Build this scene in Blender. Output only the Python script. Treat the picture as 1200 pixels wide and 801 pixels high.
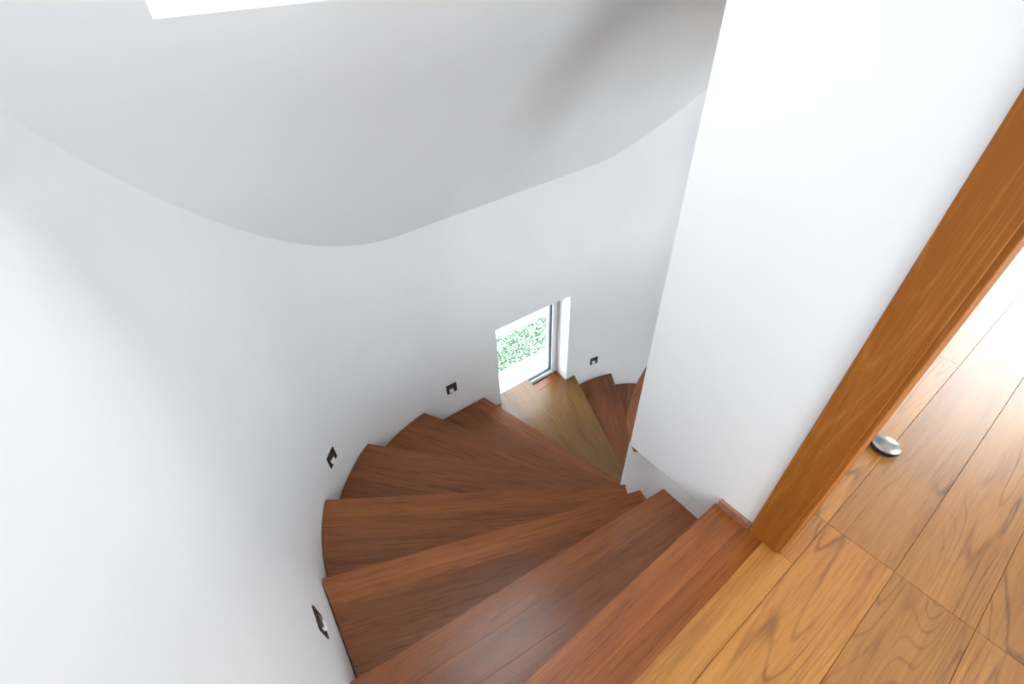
import bpy, bmesh, math, random
from mathutils import Vector, Matrix
random.seed(7)
for o in list(bpy.data.objects): bpy.data.objects.remove(o)
SC = bpy.context.scene
COL = SC.collection

# ------------------------------------------------------------------ camera
F = 505.0                       # focal length in pixels of the 1200x801 frame
PP = (600.0, 400.5)
def cdir(p):
    return Vector((p[0]-PP[0], -(p[1]-PP[1]), -F)).normalized()
_Z = -cdir((629.5, 1017.5))     # nadir vanishing point
_X = cdir((1690, -245)); _X = (_X - _Z*_X.dot(_Z)).normalized()
_Y = _Z.cross(_X)
CAM_H = 1.5
cam_d = bpy.data.cameras.new('camera'); cam = bpy.data.objects.new('camera', cam_d); COL.objects.link(cam)
cam_d.sensor_width = 36; cam_d.lens = F*36/1200; cam_d.clip_start = 0.02
cam.matrix_world = Matrix.Translation((0, 0, CAM_H)) @ Matrix((_X, _Y, _Z)).to_4x4()
SC.camera = cam

# ------------------------------------------------------------------ sky, exposure
W = bpy.data.worlds.new('overcast_sky'); SC.world = W; W.use_nodes = True
bg = W.node_tree.nodes['Background']
bg.inputs['Color'].default_value = (0.885, 0.95, 1.0, 1); bg.inputs['Strength'].default_value = 8.0
SC.view_settings.view_transform = 'Standard'; SC.view_settings.look = 'None'
SC.view_settings.gamma = 1; SC.view_settings.use_curve_mapping = False
SC.view_settings.exposure = 0.42
def portal(loc, rot, sx, sy):
    l = bpy.data.lights.new('sky_portal', 'AREA'); l.shape = 'RECTANGLE'; l.size = sx; l.size_y = sy
    l.cycles.is_portal = True
    o = bpy.data.objects.new('sky_portal', l); COL.objects.link(o); o.location = loc; o.rotation_euler = rot
    return o

# ------------------------------------------------------------------ helpers
def tag(o, label=None, cat=None, group=None, kind=None):
    if label: o['label'] = label
    if cat: o['category'] = cat
    if group: o['group'] = group
    if kind: o['kind'] = kind
    return o
def link(name, me, m=None, parent=None, smooth=False):
    o = bpy.data.objects.new(name, me); COL.objects.link(o)
    if m is not None and not me.materials: me.materials.append(m)
    if parent is not None: o.parent = parent
    if smooth:
        for p in me.polygons: p.use_smooth = True
    return o
def mesh(name, v, f, m=None, parent=None, smooth=False):
    me = bpy.data.meshes.new(name); me.from_pydata([tuple(a) for a in v], [], f); me.update()
    bm = bmesh.new(); bm.from_mesh(me); bmesh.ops.remove_doubles(bm, verts=bm.verts, dist=1e-6)
    bmesh.ops.recalc_face_normals(bm, faces=bm.faces); bm.to_mesh(me); bm.free()
    return link(name, me, m, parent, smooth)
def empty(name, loc=(0, 0, 0)):
    o = bpy.data.objects.new(name, None); COL.objects.link(o); o.location = loc; o.empty_display_size = .05
    return o
def boxes(name, L, m, parent=None, bev=0, seg=1, loc=None):
    """L: list of (x0,x1,y0,y1,z0,z1); one mesh"""
    bm = bmesh.new()
    for x0, x1, y0, y1, z0, z1 in L:
        vs = [bm.verts.new(p) for p in ((x0,y0,z0),(x1,y0,z0),(x1,y1,z0),(x0,y1,z0),(x0,y0,z1),(x1,y0,z1),(x1,y1,z1),(x0,y1,z1))]
        for f in ((3,2,1,0),(4,5,6,7),(0,1,5,4),(1,2,6,5),(2,3,7,6),(3,0,4,7)): bm.faces.new([vs[i] for i in f])
    if bev: bmesh.ops.bevel(bm, geom=bm.edges[:], offset=bev, segments=seg, affect='EDGES')
    me = bpy.data.meshes.new(name); bm.to_mesh(me); bm.free()
    return link(name, me, m, parent)
def prism(name, poly, z0, z1, m, parent=None, bev=0, seg=1, smooth=False, front=False):
    """vertical prism over a plan polygon (top rim bevelled)"""
    bm = bmesh.new()
    a = [bm.verts.new((x, y, z0)) for x, y in poly]; b = [bm.verts.new((x, y, z1)) for x, y in poly]
    n = len(poly); top = bm.faces.new(b); bm.faces.new(a[::-1])
    for i in range(n): bm.faces.new((a[i], a[(i+1) % n], b[(i+1) % n], b[i]))
    bmesh.ops.recalc_face_normals(bm, faces=bm.faces)
    if bev:
        es = [e for e in top.edges if not front or max(abs(v.co.y) for v in e.verts) < .001]; bmesh.ops.bevel(bm, geom=es, offset=bev, segments=seg, affect='EDGES', clamp_overlap=True)
    me = bpy.data.meshes.new(name); bm.to_mesh(me); bm.free()
    return link(name, me, m, parent, smooth)

# ------------------------------------------------------------------ materials
def nt(name):
    m = bpy.data.materials.new(name); m.use_nodes = True
    return m, m.node_tree.nodes, m.node_tree.links, m.node_tree.nodes['Principled BSDF']
def simple(name, col, rough=.5, metal=0, spec=.5):
    m, N, L, B = nt(name)
    B.inputs['Base Color'].default_value = (*col, 1); B.inputs['Roughness'].default_value = rough
    B.inputs['Metallic'].default_value = metal; B.inputs['Specular IOR Level'].default_value = spec
    return m
def paint(name, col, rough=.55, bump=.12, spec=.35):
    m, N, L, B = nt(name)
    B.inputs['Roughness'].default_value = rough; B.inputs['Specular IOR Level'].default_value = spec
    tc = N.new('ShaderNodeTexCoord')
    n1 = N.new('ShaderNodeTexNoise'); n1.inputs['Scale'].default_value = 120; n1.inputs['Detail'].default_value = 3
    n2 = N.new('ShaderNodeTexNoise'); n2.inputs['Scale'].default_value = 3; n2.inputs['Detail'].default_value = 4
    L.new(tc.outputs['Object'], n1.inputs['Vector']); L.new(tc.outputs['Object'], n2.inputs['Vector'])
    cr = N.new('ShaderNodeValToRGB')
    cr.color_ramp.elements[0].position = .3; cr.color_ramp.elements[0].color = (*[c*.97 for c in col], 1)
    cr.color_ramp.elements[1].position = .7; cr.color_ramp.elements[1].color = (*col, 1)
    L.new(n2.outputs['Fac'], cr.inputs['Fac']); L.new(cr.outputs['Color'], B.inputs['Base Color'])
    b = N.new('ShaderNodeBump'); b.inputs['Strength'].default_value = bump; b.inputs['Distance'].default_value = .002
    L.new(n1.outputs['Fac'], b.inputs['Height']); L.new(b.outputs['Normal'], B.inputs['Normal'])
    return m
def wood(name, dark, mid, light, rough=.33, rings=7.0, ringmix=.5, sy=5.0, sx=.55, vary=.16, spec=.5, axis=0, bump=.25):
    """grain runs along the object's local X (axis 0) or Z (axis 2); every object gets its own cut of the wood"""
    m, N, L, B = nt(name)
    def mth(op, a, b=None):
        n = N.new('ShaderNodeMath'); n.operation = op
        for i, v in enumerate((a, b)):
            if v is None: continue
            if isinstance(v, (int, float)): n.inputs[i].default_value = v
            else: L.new(v, n.inputs[i])
        return n.outputs[0]
    tc = N.new('ShaderNodeTexCoord'); oi = N.new('ShaderNodeObjectInfo')
    off = N.new('ShaderNodeVectorMath'); off.operation = 'SCALE'; off.inputs[0].default_value = (37.1, 53.7, 71.3)
    L.new(oi.outputs['Random'], off.inputs['Scale'])
    add = N.new('ShaderNodeVectorMath'); add.operation = 'ADD'
    L.new(tc.outputs['Object'], add.inputs[0]); L.new(off.outputs[0], add.inputs[1])
    def scaled(a, b):
        mp = N.new('ShaderNodeMapping')
        mp.inputs['Scale'].default_value = (a, b, b) if axis == 0 else (b, b, a)
        L.new(add.outputs[0], mp.inputs['Vector']); return mp.outputs[0]
    def noise(vec, scale=1, det=2, dist=0, rgh=.5):
        n = N.new('ShaderNodeTexNoise'); n.inputs['Scale'].default_value = scale; n.inputs['Detail'].default_value = det
        n.inputs['Distortion'].default_value = dist; n.inputs['Roughness'].default_value = rgh
        L.new(vec, n.inputs['Vector']); return n.outputs['Fac']
    field = noise(scaled(sx, sy), 1, 1.5, .25)
    wob = noise(scaled(6, 40), 1, 2)
    ph = mth('ADD', mth('MULTIPLY', field, rings*6.283*2), mth('MULTIPLY', wob, 1.6))
    ring = mth('ADD', mth('MULTIPLY', mth('SINE', ph), .5), .5)
    ring = mth('POWER', ring, 11)
    patch = noise(scaled(.9, 6), 1, 1)
    ring = mth('MULTIPLY', ring, mth('MINIMUM', mth('MAXIMUM', mth('MULTIPLY', mth('SUBTRACT', patch, .40), 6), 0), 1))
    fine = noise(scaled(4.5, 130), 1, 2, 0, .6)
    pore = noise(scaled(14, 330), 1, 1, 0, .5)
    mid_n = noise(scaled(1.1, 20), 1, 3)
    ring = mth('MULTIPLY', ring, mth('ADD', mth('MULTIPLY', fine, 1.4), .1))
    tone = mth('ADD', mth('MULTIPLY', mid_n, .55), mth('MULTIPLY', fine, .5))
    tone = mth('ADD', tone, mth('MULTIPLY', mth('SUBTRACT', pore, .5), .35))
    tone = mth('SUBTRACT', tone, mth('MULTIPLY', ring, ringmix))
    cr = N.new('ShaderNodeValToRGB'); e = cr.color_ramp.elements
    e[0].position = .12; e[0].color = (*dark, 1); e[1].position = .85; e[1].color = (*light, 1)
    k = e.new(.5); k.color = (*mid, 1)
    L.new(tone, cr.inputs['Fac'])
    hsv = N.new('ShaderNodeHueSaturation')
    L.new(cr.outputs['Color'], hsv.inputs['Color'])
    L.new(mth('ADD', mth('MULTIPLY', oi.outputs['Random'], vary*2), 1-vary), hsv.inputs['Value'])
    L.new(hsv.outputs['Color'], B.inputs['Base Color'])
    L.new(mth('ADD', mth('MULTIPLY', fine, .16), rough-.08), B.inputs['Roughness'])
    B.inputs['Specular IOR Level'].default_value = spec
    bp = N.new('ShaderNodeBump'); bp.inputs['Strength'].default_value = bump; bp.inputs['Distance'].default_value = .0012
    L.new(mth('SUBTRACT', fine, mth('MULTIPLY', ring, .5)), bp.inputs['Height']); L.new(bp.outputs['Normal'], B.inputs['Normal'])
    return m
M = {}
M['wall'] = paint('white_wall_paint', (.87, .88, .885), .36, .10, .5)
M['ceil'] = paint('white_ceiling_paint', (.86, .87, .87), .7, .05, .2)
M['tread'] = wood('red_brown_oiled_wood', (.085, .022, .005), (.22, .060, .010), (.34, .115, .028), .29, 9, .16, spec=.5)
M['arris'] = simple('pale_wood_edge_highlight', (.46, .25, .12), .4)  # pale colour standing in for the highlight along the nosing edges
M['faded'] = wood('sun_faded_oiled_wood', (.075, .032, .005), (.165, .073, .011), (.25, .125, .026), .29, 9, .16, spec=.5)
M['oak'] = wood('golden_oak', (.15, .058, .013), (.37, .15, .028), (.48, .22, .052), .33, 17, .36, sx=.42, spec=.65)
M['casing'] = wood('orange_oak_veneer', (.26, .075, .008), (.29, .09, .011), (.42, .16, .035), .5, 10, -.16, axis=2, vary=.03, spec=.22)
M['skirt'] = wood('red_brown_skirting_wood', (.16, .07, .035), (.30, .13, .075), (.40, .2, .13), .35, 4, .3)
M['cap'] = wood('orange_brown_cap_wood', (.20, .06, .018), (.33, .11, .035), (.43, .17, .06), .33, 4, .3)
M['pvc'] = simple('white_window_frame', (.86, .88, .88), .3)
M['gasket'] = simple('dark_gasket', (.02, .05, .06), .5)
M['bronze'] = simple('dark_bronze_metal', (.035, .028, .024), .35, .6)
M['hood'] = simple('brown_bronze_hood', (.13, .10, .085), .35, .7)
M['reflector'] = simple('white_light_reflector', (.85, .85, .86), .4)
M['rubber'] = simple('black_rubber', (.008, .008, .008), .45)
M['subfloor'] = simple('dark_subfloor', (.05, .025, .012), .9)
M['stone'] = paint('white_paving', (.75, .76, .77), .8)
M['yard'] = paint('pale_yard_paving', (.32, .32, .31), .9)
M['soil'] = paint('garden_soil', (.10, .13, .07), .95)
# brushed steel with radial grain
m, N, L, B = nt('brushed_steel'); M['steel'] = m
B.inputs['Metallic'].default_value = 1; B.inputs['Base Color'].default_value = (.42, .41, .40, 1); B.inputs['Roughness'].default_value = .34
B.inputs['Anisotropic'].default_value = .6
tn = N.new('ShaderNodeTangent'); tn.direction_type = 'RADIAL'; tn.axis = 'Z'; L.new(tn.outputs[0], B.inputs['Tangent'])
# window glass: clear with a faint reflection
m = bpy.data.materials.new('window_glass'); m.use_nodes = True; M['glass'] = m
N = m.node_tree.nodes; L = m.node_tree.links; N.clear()
ou = N.new('ShaderNodeOutputMaterial'); mx = N.new('ShaderNodeMixShader'); fr = N.new('ShaderNodeLayerWeight'); fr.inputs['Blend'].default_value = .12
tr = N.new('ShaderNodeBsdfTransparent'); tr.inputs['Color'].default_value = (.97, .98, .985, 1)
gl = N.new('ShaderNodeBsdfGlossy'); gl.inputs['Roughness'].default_value = .02
L.new(fr.outputs['Fresnel'], mx.inputs[0]); L.new(tr.outputs[0], mx.inputs[1]); L.new(gl.outputs[0], mx.inputs[2]); L.new(mx.outputs[0], ou.inputs['Surface'])
# foliage, slightly translucent, tone differs leaf by leaf
m, N, L, B = nt('pale_green_leaf'); M['leaf'] = m
tc = N.new('ShaderNodeTexCoord'); nz = N.new('ShaderNodeTexNoise'); nz.inputs['Scale'].default_value = 14; L.new(tc.outputs['Object'], nz.inputs['Vector'])
cr = N.new('ShaderNodeValToRGB'); cr.color_ramp.elements[0].position = .35; cr.color_ramp.elements[0].color = (.07, .13, .08, 1)
cr.color_ramp.elements[1].position = .65; cr.color_ramp.elements[1].color = (.21, .29, .21, 1)
L.new(nz.outputs['Fac'], cr.inputs['Fac']); L.new(cr.outputs['Color'], B.inputs['Base Color']); B.inputs['Roughness'].default_value = .5

# ------------------------------------------------------------------ plan of the stairwell
XL, XR, YF, RC = -.25, 3.23, 2.15, 1.02         # outer wall: U-shape with round corners
YB = -1.8                                       # back wall behind the viewer
XW = 1.08                                       # face of the wall with the doorway
YE = .69                                        # outer corner of that wall
XT = 1.31                                       # room side of the doorway wall
NC = Vector((1.499, .467)); NR = .4184             # round newel wall under it
RISE = .175
Z_LOW = -3.2
cy = YF-RC
segs = [('l', (XL, YB), (XL, cy)), ('a', (XL+RC, cy), math.pi, math.pi/2), ('l', (XL+RC, YF), (XR-RC, YF)),
        ('a', (XR-RC, cy), math.pi/2, 0.0), ('l', (XR, cy), (XR, YB))]
def seg_len(s): return math.dist(s[1], s[2]) if s[0] == 'l' else RC*abs(s[3]-s[2])
S_TOT = sum(seg_len(s) for s in segs)
def outer(s, off=0.0):
    """point on the outer wall at arc length s, moved outward by off"""
    for g in segs:
        l = seg_len(g)
        if s <= l or g is segs[-1]:
            t = s/l
            if g[0] == 'l':
                a, b = Vector(g[1]), Vector(g[2]); d = (b-a).normalized(); n = Vector((-d.y, d.x))
                return a.lerp(b, t)+n*off
            an = g[2]+(g[3]-g[2])*t
            return Vector(g[1])+Vector((math.cos(an), math.sin(an)))*(RC+off)
        s -= l
def ceil_z(x, y):
    z = 2.7086+.0443*x-1.0285*y
    if y > 1.24: b = .09*(1-((y-1.7)/.46)**2)-.05
    else: b = -.04-.39*.15*(1-math.exp(-(1.24-y)/.15))
    return min(z+b, 2.72)

# ------------------------------------------------------------------ outer wall with the window niche
s_arc0 = seg_len(segs[0]); s_lin = s_arc0+seg_len(segs[1])
WX0, WX1, WZ0, WZ1 = 1.33, 2.075, -1.42, -.45    # window opening
s_w0 = s_lin+(WX0-(XL+RC)); s_w1 = s_lin+(WX1-(XL+RC))
ss = [0, 1, 2, s_arc0-.3]+[s_arc0+seg_len(segs[1])*i/56 for i in range(57)]+[s_w0, (s_w0+s_w1)/2, s_w1]
s_a2 = s_lin+seg_len(segs[2])
ss += [s_a2+seg_len(segs[3])*i/28 for i in range(29)]+[s_a2+seg_len(segs[3])+.2, s_a2+seg_len(segs[3])+cy-YE]
TH = .30
lv = [('abs', Z_LOW), ('abs', WZ0), ('abs', WZ1), ('f', .35), ('f', .7), ('f', 1)]
V = []; idx = {}
for side, off in ((0, 0), (1, TH)):
    for i, s in enumerate(ss):
        p = outer(s, off); q = outer(s)
        zt = ceil_z(q.x, q.y)+.03 if side == 0 else ceil_z(p.x, p.y)+.03
        for j, (k, z) in enumerate(lv):
            idx[side, i, j] = len(V); V.append((p.x, p.y, z if k == 'abs' else WZ1+(zt-WZ1)*z))
Fc = []; nS, nL = len(ss), len(lv); i0 = ss.index(s_w0); i1 = ss.index(s_w1)
hole = lambda i, j: i0 <= i < i1 and j == 1
for side in (0, 1):
    for i in range(nS-1):
        for j in range(nL-1):
            if not hole(i, j): Fc.append([idx[side, i, j], idx[side, i+1, j], idx[side, i+1, j+1], idx[side, i, j+1]])
for i in range(nS-1):
    for j in (0, nL-1): Fc.append([idx[0, i, j], idx[0, i+1, j], idx[1, i+1, j], idx[1, i, j]])
    if i0 <= i < i1:
        for j in (1, 2): Fc.append([idx[0, i, j], idx[0, i+1, j], idx[1, i+1, j], idx[1, i, j]])
for i in (0, nS-1):
    for j in range(nL-1): Fc.append([idx[0, i, j], idx[0, i, j+1], idx[1, i, j+1], idx[1, i, j]])
for i in (i0, i1): Fc.append([idx[0, i, 1], idx[0, i, 2], idx[1, i, 2], idx[1, i, 1]])
w = mesh('wall_outer', V, Fc, M['wall']); tag(w, 'white plaster wall curving around the winding stairs', kind='structure')
w.data.polygons.foreach_set('use_smooth', [True]*len(w.data.polygons)); w.data.set_sharp_from_angle(angle=math.radians(30))

w = boxes('wall_lower', [(XR, XR+TH, YB, YE, Z_LOW, -.2)], M['wall']); tag(w, 'white wall of the lower flight under the room', kind='structure')

# ------------------------------------------------------------------ sloping ceiling with roof windows
SKY1 = (.046, .88, .76, 1.125)                  # x0 x1 y0 y1 of the roof window in view
XE = 5.2
xs = [XL-.3, SKY1[0], SKY1[1], 1.5, 2.0, 2.5, 3.0, 3.5, XE]
ys = sorted(set([YB-.3, -.6, -.05, .3, .45, .6, SKY1[2], .9, 1.0, SKY1[3], 1.22, 1.3, 1.4, 1.5, 1.6, 1.7, 1.8, 1.9, 2.0, 2.1, 2.2, 2.35, 2.55]))
V = []; idx = {}; Fc = []
for side, dz in ((0, 0), (1, .28)):
    for i, x in enumerate(xs):
        for j, y in enumerate(ys): idx[side, i, j] = len(V); V.append((x, y, ceil_z(x, y)+dz))
def in_sky(i, j):
    xm = (xs[i]+xs[i+1])/2; ym = (ys[j]+ys[j+1])/2
    return any(a < xm < b and c < ym < d for a, b, c, d in (SKY1,))
cells = {(i, j) for i in range(len(xs)-1) for j in range(len(ys)-1) if not in_sky(i, j)}
for i, j in cells:
    for s in (0, 1): Fc.append([idx[s, i, j], idx[s, i+1, j], idx[s, i+1, j+1], idx[s, i, j+1]])
    for di, dj, a, b in ((-1, 0, (i, j), (i, j+1)), (1, 0, (i+1, j), (i+1, j+1)), (0, -1, (i, j), (i+1, j)), (0, 1, (i, j+1), (i+1, j+1))):
        if (i+di, j+dj) not in cells: Fc.append([idx[0, a[0], a[1]], idx[0, b[0], b[1]], idx[1, b[0], b[1]], idx[1, a[0], a[1]]])
c = mesh('ceiling', V, Fc, M['ceil']); tag(c, 'white sloping roof ceiling above the stairwell', kind='structure')
c.data.polygons.foreach_set('use_smooth', [True]*len(c.data.polygons)); c.data.set_sharp_from_angle(angle=math.radians(35))
# roof windows: slim white frame and pane near the top of the opening
def roof_window(n, sk):
    x0, x1, y0, y1 = sk
    root = empty('window_%d' % n, ((x0+x1)/2, (y0+y1)/2, ceil_z((x0+x1)/2, (y0+y1)/2)+.2)); tag(root, 'white framed roof window in the sloping ceiling', kind='structure')
    def P(x, y, d): return Vector((x, y, ceil_z(x, y)+d))-root.location
    t = .035
    for (a, b, c_, d) in ((x0, x1, y0, y0+t), (x0, x1, y1-t, y1), (x0, x0+t, y0+t, y1-t), (x1-t, x1, y0+t, y1-t)):
        v = [P(a, c_, .2), P(b, c_, .2), P(b, d, .2), P(a, d, .2), P(a, c_, .25), P(b, c_, .25), P(b, d, .25), P(a, d, .25)]
        mesh('frame', v, [(3,2,1,0),(4,5,6,7),(0,1,5,4),(1,2,6,5),(2,3,7,6),(3,0,4,7)], M['pvc'], root)
    v = [P(x0+t, y0+t, .22), P(x1-t, y0+t, .22), P(x1-t, y1-t, .22), P(x0+t, y1-t, .22)]
    v += [p+Vector((0, 0, .006)) for p in v]
    mesh('pane', v, [(3,2,1,0),(4,5,6,7),(0,1,5,4),(1,2,6,5),(2,3,7,6),(3,0,4,7)], M['glass'], root)
    th = math.atan2(ceil_z(x0, y1)-ceil_z(x0, y0), y1-y0)
    po = portal(root.location+Vector((0, 0, .08)), (th, 0, 0), x1-x0, math.hypot(y1-y0, ceil_z(x0, y1)-ceil_z(x0, y0)))
roof_window(2, SKY1)

# ------------------------------------------------------------------ walls of the room box, doorway
DY0, DY1, DZ = -.86, .057, 2.05                  # door opening
def zt(y): return ceil_z(2, y)+.12
V = []; Fc = []
def slab(poly, axis, a, b):                      # polygon in (y,z) or (x,z), extruded along axis between a and b
    n = len(poly); k = len(V)
    for t in (a, b):
        for p in poly: V.append((t, p[0], p[1]) if axis == 0 else (p[0], t, p[1]))
    Fc.append(list(range(k, k+n))); Fc.append(list(range(k+2*n-1, k+n-1, -1)))
    for i in range(n): Fc.append([k+i, k+(i+1) % n, k+n+(i+1) % n, k+n+i])
zb = -.085
slab([(DY1, zb), (YE, zb), (YE, zt(YE)), (.3, zt(.3)), (DY1, zt(DY1))], 0, XW, XT)
w = mesh('wall_doorway', V, Fc, M['wall']); tag(w, 'white wall between the stairwell and the doorway', kind='structure')
V = []; Fc = []
slab([(DY0, DZ), (DY1, DZ), (DY1, zt(DY1)), (DY0, zt(DY0))], 0, XW, XT)
slab([(YB, zb), (DY0, zb), (DY0, zt(DY0)), (YB, zt(YB))], 0, XW, XT)
w = mesh('wall_landing', V, Fc, M['wall']); tag(w, 'white landing wall on the near side of the doorway', kind='structure')
V = []; Fc = []
GX0, GX1, GZ0, GZ1 = 1.75, 3.15, .06, 1.45         # added glazed opening that lets room light into the stairwell
for p in ([(XT, zb), (GX0, zb), (GX0, zt(YE)), (XT, zt(YE))], [(GX1, zb), (XE-.1, zb), (XE-.1, zt(YE)), (GX1, zt(YE))],
          [(GX0, zb), (GX1, zb), (GX1, GZ0), (GX0, GZ0)], [(GX0, GZ1), (GX1, GZ1), (GX1, zt(YE)), (GX0, zt(YE))]): slab(p, 1, YE-.14, YE)
w = mesh('wall_room', V, Fc, M['wall']); tag(w, 'white side wall of the room beyond the doorway', kind='structure')
# far wall of the room with a tall glazed opening, and the back walls with added windows
def wall_with_hole(name, axis, a, b, u0, u1, z0, z1, hu0, hu1, hz0, hz1):
    global V, Fc
    V = []; Fc = []
    for p in ([(u0, z0), (hu0, z0), (hu0, z1), (u0, z1)], [(hu1, z0), (u1, z0), (u1, z1), (hu1, z1)],
              [(hu0, hz1), (hu1, hz1), (hu1, z1), (hu0, z1)]): slab(p, axis, a, b)
    if hz0 > z0: slab([(hu0, z0), (hu1, z0), (hu1, hz0), (hu0, hz0)], axis, a, b)
    return mesh(name, V, Fc, M['wall'])
w = wall_with_hole('wall_room_end', 0, XE-.1, XE+.1, YB-.3, YE, -.2, 2.85, -.85, .35, .05, 2.38)
tag(w, 'white end wall of the room with a tall window', kind='structure')
w = wall_with_hole('wall_back_room', 1, YB-.2, YB, XT, XE, -.2, 2.9, 2.0, 3.4, .35, 2.35)
tag(w, 'white back wall of the room with an added window', kind='structure')
w = wall_with_hole('wall_back_lower', 1, YB-.2, YB, XT, XE, Z_LOW, -.2, 1.98, 3.18, Z_LOW, -.45)
tag(w, 'white wall with an added glazed opening at the foot of the stairs', kind='structure')
w = wall_with_hole('wall_back', 1, YB-.2, YB, XL-.3, XT, Z_LOW, 2.9, -.15, .98, .3, 2.3)
tag(w, 'white wall behind the landing with an added window', kind='structure')
def plain_window(n, axis, pos, u0, u1, z0, z1, label):
    root = empty('window_%d' % n, (pos, (u0+u1)/2, z0) if axis == 0 else ((u0+u1)/2, pos, z0)); tag(root, label, kind='structure')  # windows 3, 5, 6 and 7 are unseen, added for light
    hw = (u1-u0)/2; h = z1-z0; t = .06
    B_ = lambda a, b, c_, d, e0, e1: (e0, e1, a, b, c_, d) if axis == 0 else (a, b, e0, e1, c_, d)
    for q in ((-hw, -hw+t, 0, h), (hw-t, hw, 0, h), (-hw+t, hw-t, 0, t), (-hw+t, hw-t, h-t, h)):
        boxes('frame', [B_(*q, -.03, .03)], M['pvc'], root, .004)
    boxes('pane', [B_(-hw+t, hw-t, t, h-t, -.004, .004)], M['glass'], root)
plain_window(4, 0, XE, -.85, .35, .05, 2.38, 'tall white framed window at the end of the room')
portal((XE+.02, -.25, 1.215), (0, math.pi/2, 0), 2.33, 1.2)
plain_window(5, 1, YB-.1, -.15, .98, .3, 2.3, 'unseen white framed window added behind the landing for light')  # out of view, added to brighten the sloping ceiling and landing
plain_window(3, 1, YB-.1, 2.0, 3.4, .35, 2.35, 'unseen white framed window added in the back wall of the room for light')  # added out of view, lights the far stair wall through the inner glazing
portal((2.7, YB-.08, 1.35), (math.pi/2, 0, 0), 1.4, 2.0)
plain_window(7, 1, YB-.1, 1.98, 3.18, Z_LOW+.02, -.45, 'tall unseen glazed opening added at the foot of the stairs for light')  # unseen glazing added to lift the light on the lower stair walls
portal((2.58, YB-.08, -1.82), (math.pi/2, 0, 0), 1.2, 2.7)
plain_window(6, 1, YE-.07, GX0, GX1, GZ0, GZ1, 'unseen glazed opening added between the room and the stairwell for light')  # added opening, passes window light from the room onto the far wall
portal((.415, YB-.08, 1.3), (math.pi/2, 0, 0), 1.13, 2.0)

# round newel wall under the room, running on under the doorway wall
poly = [(NC.x-NR, YB)]+[(NC.x+NR*math.cos(a), NC.y+NR*math.sin(a)) for a in [math.pi*(1-i/48) for i in range(49)]]+[(NC.x+NR, YB)]
nw = prism('wall_newel', poly, Z_LOW, -.0895, M['wall']); tag(nw, 'round white newel wall at the turn of the stairs', kind='structure')
nw.data.polygons.foreach_set('use_smooth', [True]*len(nw.data.polygons)); nw.data.set_sharp_from_angle(angle=math.radians(30))
# wooden cap on the newel
cap_pts = [(1.30, .50)]
for i in range(41):
    a = math.radians(153.5-i*3.4)
    r_ = .456+5e-5*max(0, min(122-math.degrees(a), 46))**2*max(.3, min(1, math.degrees(a)/76))
    cap_pts.append((NC.x+r_*math.cos(a), NC.y+r_*math.sin(a)))
cap = prism('newel_cap', cap_pts, -.125, -.088, M['cap'], None, .007, 3)
cap.data.set_sharp_from_angle(angle=math.radians(50))
tag(cap, 'curved orange-brown wooden cap ledge jutting out behind the white wall corner', 'wooden ledge')

# ------------------------------------------------------------------ floors
fl = boxes('floor', [(XL, XT+.02, YB, .095, -.2, -.022), (XT+.02, XE-.1, YB, YE-.14, -.2, -.022)], M['subfloor'])
tag(fl, 'golden oak plank floor of the landing and the room', kind='structure')
pl_cache = {}
def plank(x0, x1, y0, y1, parent, m, ztop=0.0, th=.022, name='plank'):
    key = (round(x1-x0, 3), round(y1-y0, 3), m.name)
    if key not in pl_cache:
        l, wd = (x1-x0)/2-.0005, (y1-y0)/2-.0005
        o = boxes(name, [(-l, l, -wd, wd, -th, 0)], m, parent, .0009); pl_cache[key] = o.data
    else: o = link(name, pl_cache[key], None, parent)
    o.location = ((x0+x1)/2, (y0+y1)/2, ztop); return o
rows = [.10, 0.0, -.205, -.41, -.615, -.82, -1.025, -1.23, -1.435, -1.64, YB]
JX = 1.312
for i in range(len(rows)-1):
    y1, y0 = rows[i], rows[i+1]
    cut = [None, None, .35, None, .6, None, .2, None, .7, None, .1, None, .5, None][i]
    if i == 0: plank(XL, XW, max(y0, 0), y1, fl, M['oak']); plank(XW, JX, 0, DY1, fl, M['oak']); continue
    xe = JX if y0 > DY0 else XW
    if cut: plank(XL, cut, y0, y1, fl, M['oak']); plank(cut, xe, y0, y1, fl, M['oak'])
    else: plank(XL, xe, y0, y1, fl, M['oak'])
rr = [.55, .41, .205, 0.0]+rows[2:]
for i in range(len(rr)-1):
    y1, y0 = rr[i], rr[i+1]
    js = {1: [2.1, 4.0], 2: [2.645, 3.86], 3: [3.45], 4: [3.1], 5: [2.5, 4.3]}.get(i, [2.2+(i*.73 % 1.4), 4.2])
    e = [JX]+js+[XE-.1]
    for a, b in zip(e, e[1:]): plank(a, b, y0, y1, fl, M['oak'])
gf = boxes('floor_lower', [(XL, XR, YB, YF, Z_LOW-.1, Z_LOW)], M['oak']); tag(gf, 'wooden floor at the foot of the stairs', kind='structure')

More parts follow.
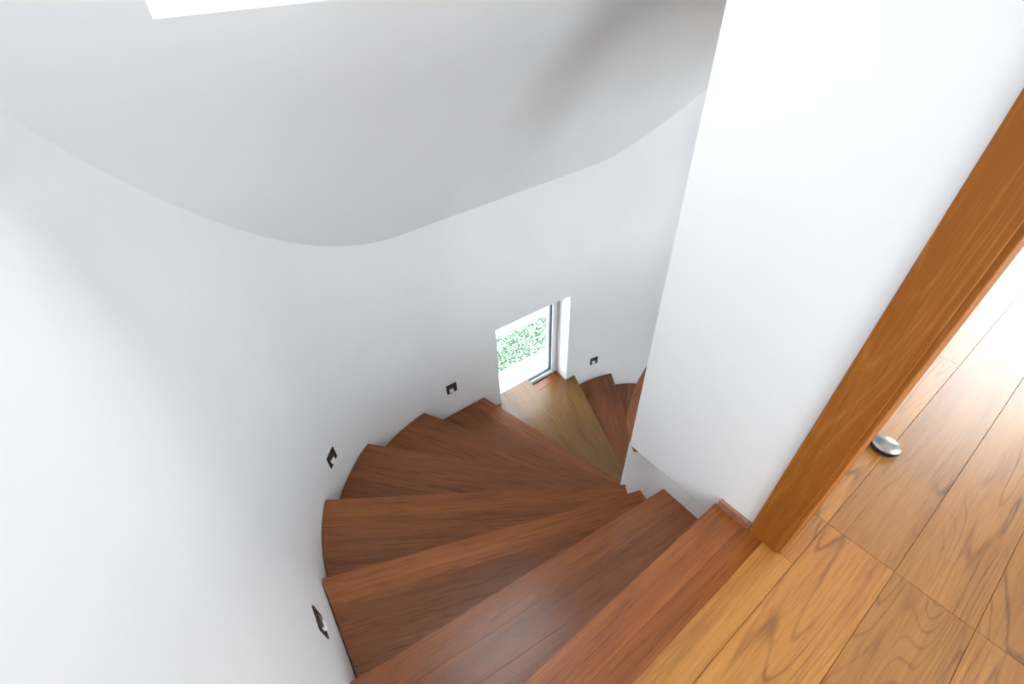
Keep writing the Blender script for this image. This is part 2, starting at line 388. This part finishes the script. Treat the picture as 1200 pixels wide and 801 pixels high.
# ------------------------------------------------------------------ staircase
# every nosing line: a plan point at the outer wall and one further in
NOSE = [((-.25, .283), (1.07, .283)), ((-.238, .642), (1.071, .489)), ((-.256, 1.119), (1.097, .600)), ((-.141, 1.615), (1.164, .729)),
        ((.203, 1.975), (.962, 1.116)), ((.645, 2.162), (1.118, 1.301)), ((1.167, 2.16), (1.378, 1.292)), ((1.68, 2.19), (1.61, 1.285)),
        ((2.178, 2.146), (1.855, 1.364)), ((2.629, 2.072), (2.298, 1.553)), ((2.98, 1.80), (2.0, .98)), ((3.2, 1.4), (2.0, .75)), ((3.23, .93), (2.0, .58)), ((3.23, .5), (2.0, .4)), ((3.23, .15), (2.0, .12))]
GAP = .006
def nose_line(k, back=0.0):
    """(origin outer, inward dir) of nosing k (1-based), shifted uphill by back"""
    a, b = Vector(NOSE[k-1][0]), Vector(NOSE[k-1][1]); d = (b-a).normalized()
    n = Vector((d.y, -d.x))                      # uphill is to the right of the inward direction
    return a+n*back, d
# dense outer polyline (with the niche pocket for treads 8 and 9)
def outer_poly(k):
    pts = []
    n = 400
    for i in range(n+1):
        pts.append(outer(S_TOT*i/n, -GAP))
    if k in (8, 9):
        dep = {8: 2.235, 9: 2.195}[k]
        pts2 = [p for p in pts if not (WX0 < p.x < WX1 and p.y > 2.1)]
        j = max(i for i, p in enumerate(pts2) if p.x <= WX0 and p.y > 1.9 and i < 300)
        yb = YF-GAP
        pts = pts2[:j+1]+[Vector((WX0+.006, yb)), Vector((WX0+.006, dep)), Vector((WX1-.006, dep)), Vector((WX1-.006, yb))]+pts2[j+1:]
    return pts
def newel_poly():
    pts = [Vector((NC.x-NR, YB))]+[Vector((NC.x+NR*math.cos(a), NC.y+NR*math.sin(a))) for a in [math.pi*(1-i/60) for i in range(61)]]+[Vector((NC.x+NR, YB))]
    return pts
def cross_poly(pts, o, d, side, prefer=None):
    """intersections of the line with the polyline -> list of (index, point, distance along line)"""
    out = []
    n = Vector((-d.y, d.x))
    for i in range(len(pts)-1):
        a = (pts[i]-o).dot(n); b = (pts[i+1]-o).dot(n)
        if a == b or a*b > 0: continue
        p = pts[i].lerp(pts[i+1], a/(a-b)); out.append((i, p, (p-o).dot(d)))
    return out
def tread_polygon(k):
    op, npl = outer_poly(k), newel_poly()
    fo, fd = nose_line(k); bo, bd = nose_line(k-1, .03) if k > 1 else (Vector((-.25, .10)), Vector((1, 0)))
    pick = lambda c: min(c, key=lambda q: abs(q[2]))
    of = pick(cross_poly(op, fo, fd, 0)); ob = pick(cross_poly(op, bo, bd, 0))
    def inner(o, d, after):
        c = [q for q in cross_poly(npl, o, d, 0) if q[2] > after]
        return min(c, key=lambda q: q[2]) if c else None
    nf = inner(fo, fd, .2); nb = inner(bo, bd, .2)
    arc = lambda pts, i, j: pts[i+1:j+1] if j >= i else pts[j+1:i+1][::-1]
    poly = [ob[1]]+arc(op, ob[0], of[0])+[of[1], nf[1]]+arc(npl, nf[0], nb[0])+[nb[1]]
    out = []
    for p in poly:
        if not out or (p-out[-1]).length > .0015: out.append(p)
    return out
def clip(poly, o, n):
    """keep the side where (p-o).n >= 0"""
    out = []
    for i in range(len(poly)):
        a, b = poly[i], poly[(i+1) % len(poly)]
        da, db = (a-o).dot(n), (b-o).dot(n)
        if da >= 0: out.append(a)
        if da*db < 0: out.append(a.lerp(b, da/(da-db)))
    return out
stair = empty('staircase', (0, 0, 0)); tag(stair, 'red-brown wooden winder staircase turning down around the white newel wall', 'staircase')
TT = .038
NT = len(NOSE)
for k in range(1, NT+1):
    z = -(k-1)*RISE
    if k == 1: poly = [Vector((XL+GAP, .10)), Vector((XL+GAP, .283)), Vector((XW-.006, .283)), Vector((XW-.006, .10))]
    else: poly = tread_polygon(k)
    o, d = nose_line(k); n = Vector((d.y, -d.x))  # uphill
    depth = max((p-o).dot(n) for p in poly); low = min((p-o).dot(n) for p in poly)
    ang = math.atan2(d.y, d.x)
    Mi = Matrix.Rotation(-ang, 2)
    # carrier under the boards
    car = [Vector(p) for p in clip(poly, o+n*.012, n)]
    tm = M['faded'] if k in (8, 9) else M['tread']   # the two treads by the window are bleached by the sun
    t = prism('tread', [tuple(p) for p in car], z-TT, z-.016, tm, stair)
    rnd = random.Random(k*13+5)
    cuts = [low-.01]; x = rnd.uniform(.105, .14)
    while x < depth-.05:
        cuts.append(x); x += rnd.uniform(.10, .145)
    cuts.append(depth+.01)
    for bi, (a, b) in enumerate(zip(cuts, cuts[1:])):
        pb = clip(clip(poly, o+n*(a+.0001), n), o+n*(b-.0001), -n)
        q = []
        for p in pb:
            if not q or (p-q[-1]).length > .0008: q.append(p)
        if len(q) > 2 and (q[0]-q[-1]).length < .0008: q.pop()
        if len(q) < 3: continue
        loc = [Mi @ (p-o) for p in q]
        zlow = -TT if bi == 0 else -.016
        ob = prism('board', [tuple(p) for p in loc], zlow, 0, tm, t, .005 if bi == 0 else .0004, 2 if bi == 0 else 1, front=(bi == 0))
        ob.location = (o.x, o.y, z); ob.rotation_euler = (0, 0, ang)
        if bi == 0:                               # nosing edge highlight painted into the arris as paler wood
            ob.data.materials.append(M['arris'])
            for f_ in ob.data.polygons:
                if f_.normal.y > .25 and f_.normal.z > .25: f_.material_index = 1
    # riser closing the space below the nosing
    if k < NT:
        op, npl = outer_poly(1), newel_poly()
        ro, rd = nose_line(k, .022)
        c_ = min(cross_poly(op, ro, rd, 0), key=lambda q: abs(q[2])); ci = [q for q in cross_poly(npl, ro, rd, 0) if q[2] > .2]
        e_ = min(ci, key=lambda q: q[2]) if ci else None
        if e_:
            rn = Vector((rd.y, -rd.x))*.015
            prism('riser', [tuple(c_[1]), tuple(e_[1]), tuple(e_[1]+rn), tuple(c_[1]+rn)], z-RISE, z-TT, M['tread'], stair)

# skirting on the landing beside the door casing
sk = boxes('baseboard_right', [(XW-.014, XW, .154, .272, 0, .036)], M['skirt'], None, .0015)
tag(sk, 'short red-brown wooden skirting beside the door casing', kind='structure')

# ------------------------------------------------------------------ doorway lining
dr = empty('door_1', (XW, 0, 0)); tag(dr, 'orange oak door frame of the open doorway', kind='structure')
def dbox(name, L, bev=.002): return boxes(name, [(a-XW, b-XW, c_, d, e, f) for a, b, c_, d, e, f in L], M['casing'], dr, bev)
PRJ = .012
dbox('casing', [(XW-PRJ, XW, DY1-.002, .152, 0, DZ+.09)])
dbox('casing', [(XW-PRJ, XW, DY0-.09, DY0+.002, 0, DZ+.09)])
dbox('casing', [(XW-PRJ, XW, DY0+.002, DY1-.002, DZ, DZ+.09)])
dbox('jamb', [(XW-.004, XT, DY1-.014, DY1+.001, 0, DZ)])
dbox('jamb', [(XW-.004, XT, DY0, DY0+.018, 0, DZ)])
dbox('jamb', [(XW-.004, XT, DY0+.018, DY1-.014, DZ-.018, DZ)])

# ------------------------------------------------------------------ low window in the niche
WY = 2.30
win = empty('window_1', ((WX0+WX1)/2, WY, WZ0)); tag(win, 'low white framed window in a niche beside the winder treads', kind='structure')
hw = (WX1-WX0)/2; hh = WZ1-WZ0
ft = .052
for q in ((-hw, -hw+ft, 0, hh), (hw-ft, hw, 0, hh), (-hw+ft, hw-ft, 0, ft), (-hw+ft, hw-ft, hh-ft, hh)):
    boxes('frame', [(q[0], q[1], 0, .07, q[2], q[3])], M['pvc'], win, .004)
g = .010
for q in ((-hw+ft, -hw+ft+g, ft, hh-ft), (hw-ft-g, hw-ft, ft, hh-ft), (-hw+ft+g, hw-ft-g, ft, ft+g), (-hw+ft+g, hw-ft-g, hh-ft-g, hh-ft)):
    boxes('gasket', [(q[0], q[1], .022, .05, q[2], q[3])], M['gasket'], win)
boxes('pane', [(-hw+ft+g*.3, hw-ft-g*.3, .032, .040, ft+g*.3, hh-ft-g*.3)], M['glass'], win)
sl = boxes('sill', [(-hw+.003, hw-.003, -.1035, 0, .0005, .0215)], M['tread'], win, .001)
portal(((WX0+WX1)/2, WY+.11, (WZ0+WZ1)/2), (math.pi/2, 0, math.pi), WX1-WX0, WZ1-WZ0)

# ------------------------------------------------------------------ garden outside
GZ = -1.9
gr = boxes('ground', [(-6, 12, 2.46, 3.06, GZ-.1, GZ+.02)], M['stone']); tag(gr, 'white paved strip along the house outside the window', kind='structure')
gr = boxes('ground_path', [(-6, 12, 3.62, 14, GZ-.1, GZ+.02)], M['stone']); tag(gr, 'white paving beyond the green planting', kind='structure')
gr = boxes('ground_bed', [(-6, 12, 3.06, 3.62, GZ-.1, GZ-.03)], M['soil']); tag(gr, 'soil bed under the low green planting', kind='structure')
gr = boxes('ground_yard', [(-25, 30, -30, YB-.25, Z_LOW-.3, Z_LOW-.1), (XE+.2, 30, YB-.25, 2.4, Z_LOW-.3, Z_LOW-.1)], M['yard']); tag(gr, 'pale paved yard around the house', kind='structure')
rnd = random.Random(3); V = []; Fc = []
for i in range(9000):
    x = rnd.uniform(.8, 4.6); y = rnd.uniform(3.07, 3.61); z0 = GZ-.03+rnd.random()**.7*.07
    a = rnd.uniform(0, 6.283); t = rnd.uniform(-.7, .7); l = rnd.uniform(.012, .026); wd = l*.42
    dx = Vector((math.cos(a)*math.cos(t), math.sin(a)*math.cos(t), math.sin(t))); sd = Vector((-math.sin(a), math.cos(a), rnd.uniform(-.4, .4)))
    p = Vector((x, y, z0)); k = len(V)
    V += [p-dx*l, p+sd*wd, p+dx*l, p-sd*wd]; Fc += [(k, k+1, k+2), (k, k+2, k+3)]
me = bpy.data.meshes.new('ground_cover'); me.from_pydata([tuple(v) for v in V], [], Fc); me.update()
gc = link('ground_cover', me, M['leaf']); tag(gc, 'low leafy green ground cover seen through the window', 'ground cover', kind='stuff')

# ------------------------------------------------------------------ step lights in the curved wall
def step_light(x, y, z, nx, ny, label):
    s, b = .042, .008
    root = empty('step_light', (x, y, z))
    root.rotation_euler = (0, 0, math.atan2(ny, nx)-math.pi/2)      # local +Y points into the stairwell
    tag(root, label, 'step light', 'square step lights along the stair wall')
    fr = boxes('frame', [(-s, s, .0, .005, s-b, s), (-s, s, .0, .005, -s, -s+b), (-s, -s+b, .0, .005, -s+b, s-b), (s-b, s, .0, .005, -s+b, s-b)], M['bronze'], root, .0008)
    boxes('back_plate', [(-s+b, s-b, .0005, .0015, -s+b, s-b)], M['hood'], root)
    # sloping white reflector in the lower half, narrow hood strip above it
    bx8 = [(3,2,1,0),(4,5,6,7),(0,1,5,4),(1,2,6,5),(2,3,7,6),(3,0,4,7)]
    v = [(-.022, .0012, .004), (.022, .0012, .004), (.022, .0012, .010), (-.022, .0012, .010), (-.022, .010, .004), (.022, .010, .004), (.022, .006, .010), (-.022, .006, .010)]
    mesh('hood', v, bx8, M['hood'], root)
    v = [(-.012, .0012, -.031), (.020, .0012, -.031), (.020, .0012, .002), (-.012, .0012, .002), (-.012, .011, -.031), (.020, .011, -.031), (.020, .0025, .002), (-.012, .0025, .002)]
    mesh('reflector', v, bx8, M['reflector'], root)
    return root
step_light(XL, .80, -.045, 1, 0, 'dark square step light nearest the viewer, low on the white wall at the left')
a = math.radians(140.5); step_light(XL+RC+RC*math.cos(a), cy+RC*math.sin(a), -.448, -math.cos(a), -math.sin(a), 'dark square step light on the curved corner of the wall, second from the viewer')
step_light(.905, YF, -.785, 0, -1, 'dark square step light left of the low window')
a = math.radians(78.5); step_light(XR-RC+RC*math.cos(a), cy+RC*math.sin(a), -1.335, -math.cos(a), -math.sin(a), 'dark square step light right of the low window, farthest down')

# ------------------------------------------------------------------ door stop on the room floor
def lathe(name, prof, m, parent, n=48):
    V = []; Fc = []
    for r_, z in prof:
        for i in range(n):
            a = 2*math.pi*i/n; V.append((r_*math.cos(a), r_*math.sin(a), z))
    for j in range(len(prof)-1):
        for i in range(n): Fc.append([j*n+i, j*n+(i+1) % n, (j+1)*n+(i+1) % n, (j+1)*n+i])
    Fc.append(list(range(n))[::-1]); Fc.append([(len(prof)-1)*n+i for i in range(n)])
    o = mesh(name, V, Fc, m, parent, True); o.data.set_sharp_from_angle(angle=math.radians(40)); return o
ds = empty('door_stop', (1.812, .016, 0)); tag(ds, 'round brushed steel door stop with black rubber ring on the plank floor', 'door stop')
lathe('base', [(.047, 0), (.048, .002), (.048, .007), (.046, .008)], M['steel'], ds)
lathe('rubber_ring', [(.045, .008), (.0495, .010), (.0505, .018), (.049, .024), (.046, .025)], M['rubber'], ds)
lathe('dome', [(.046, .025), (.049, .0265), (.049, .029), (.045, .033), (.035, .0385), (.022, .0435), (.010, .047), (.002, .048)], M['steel'], ds)
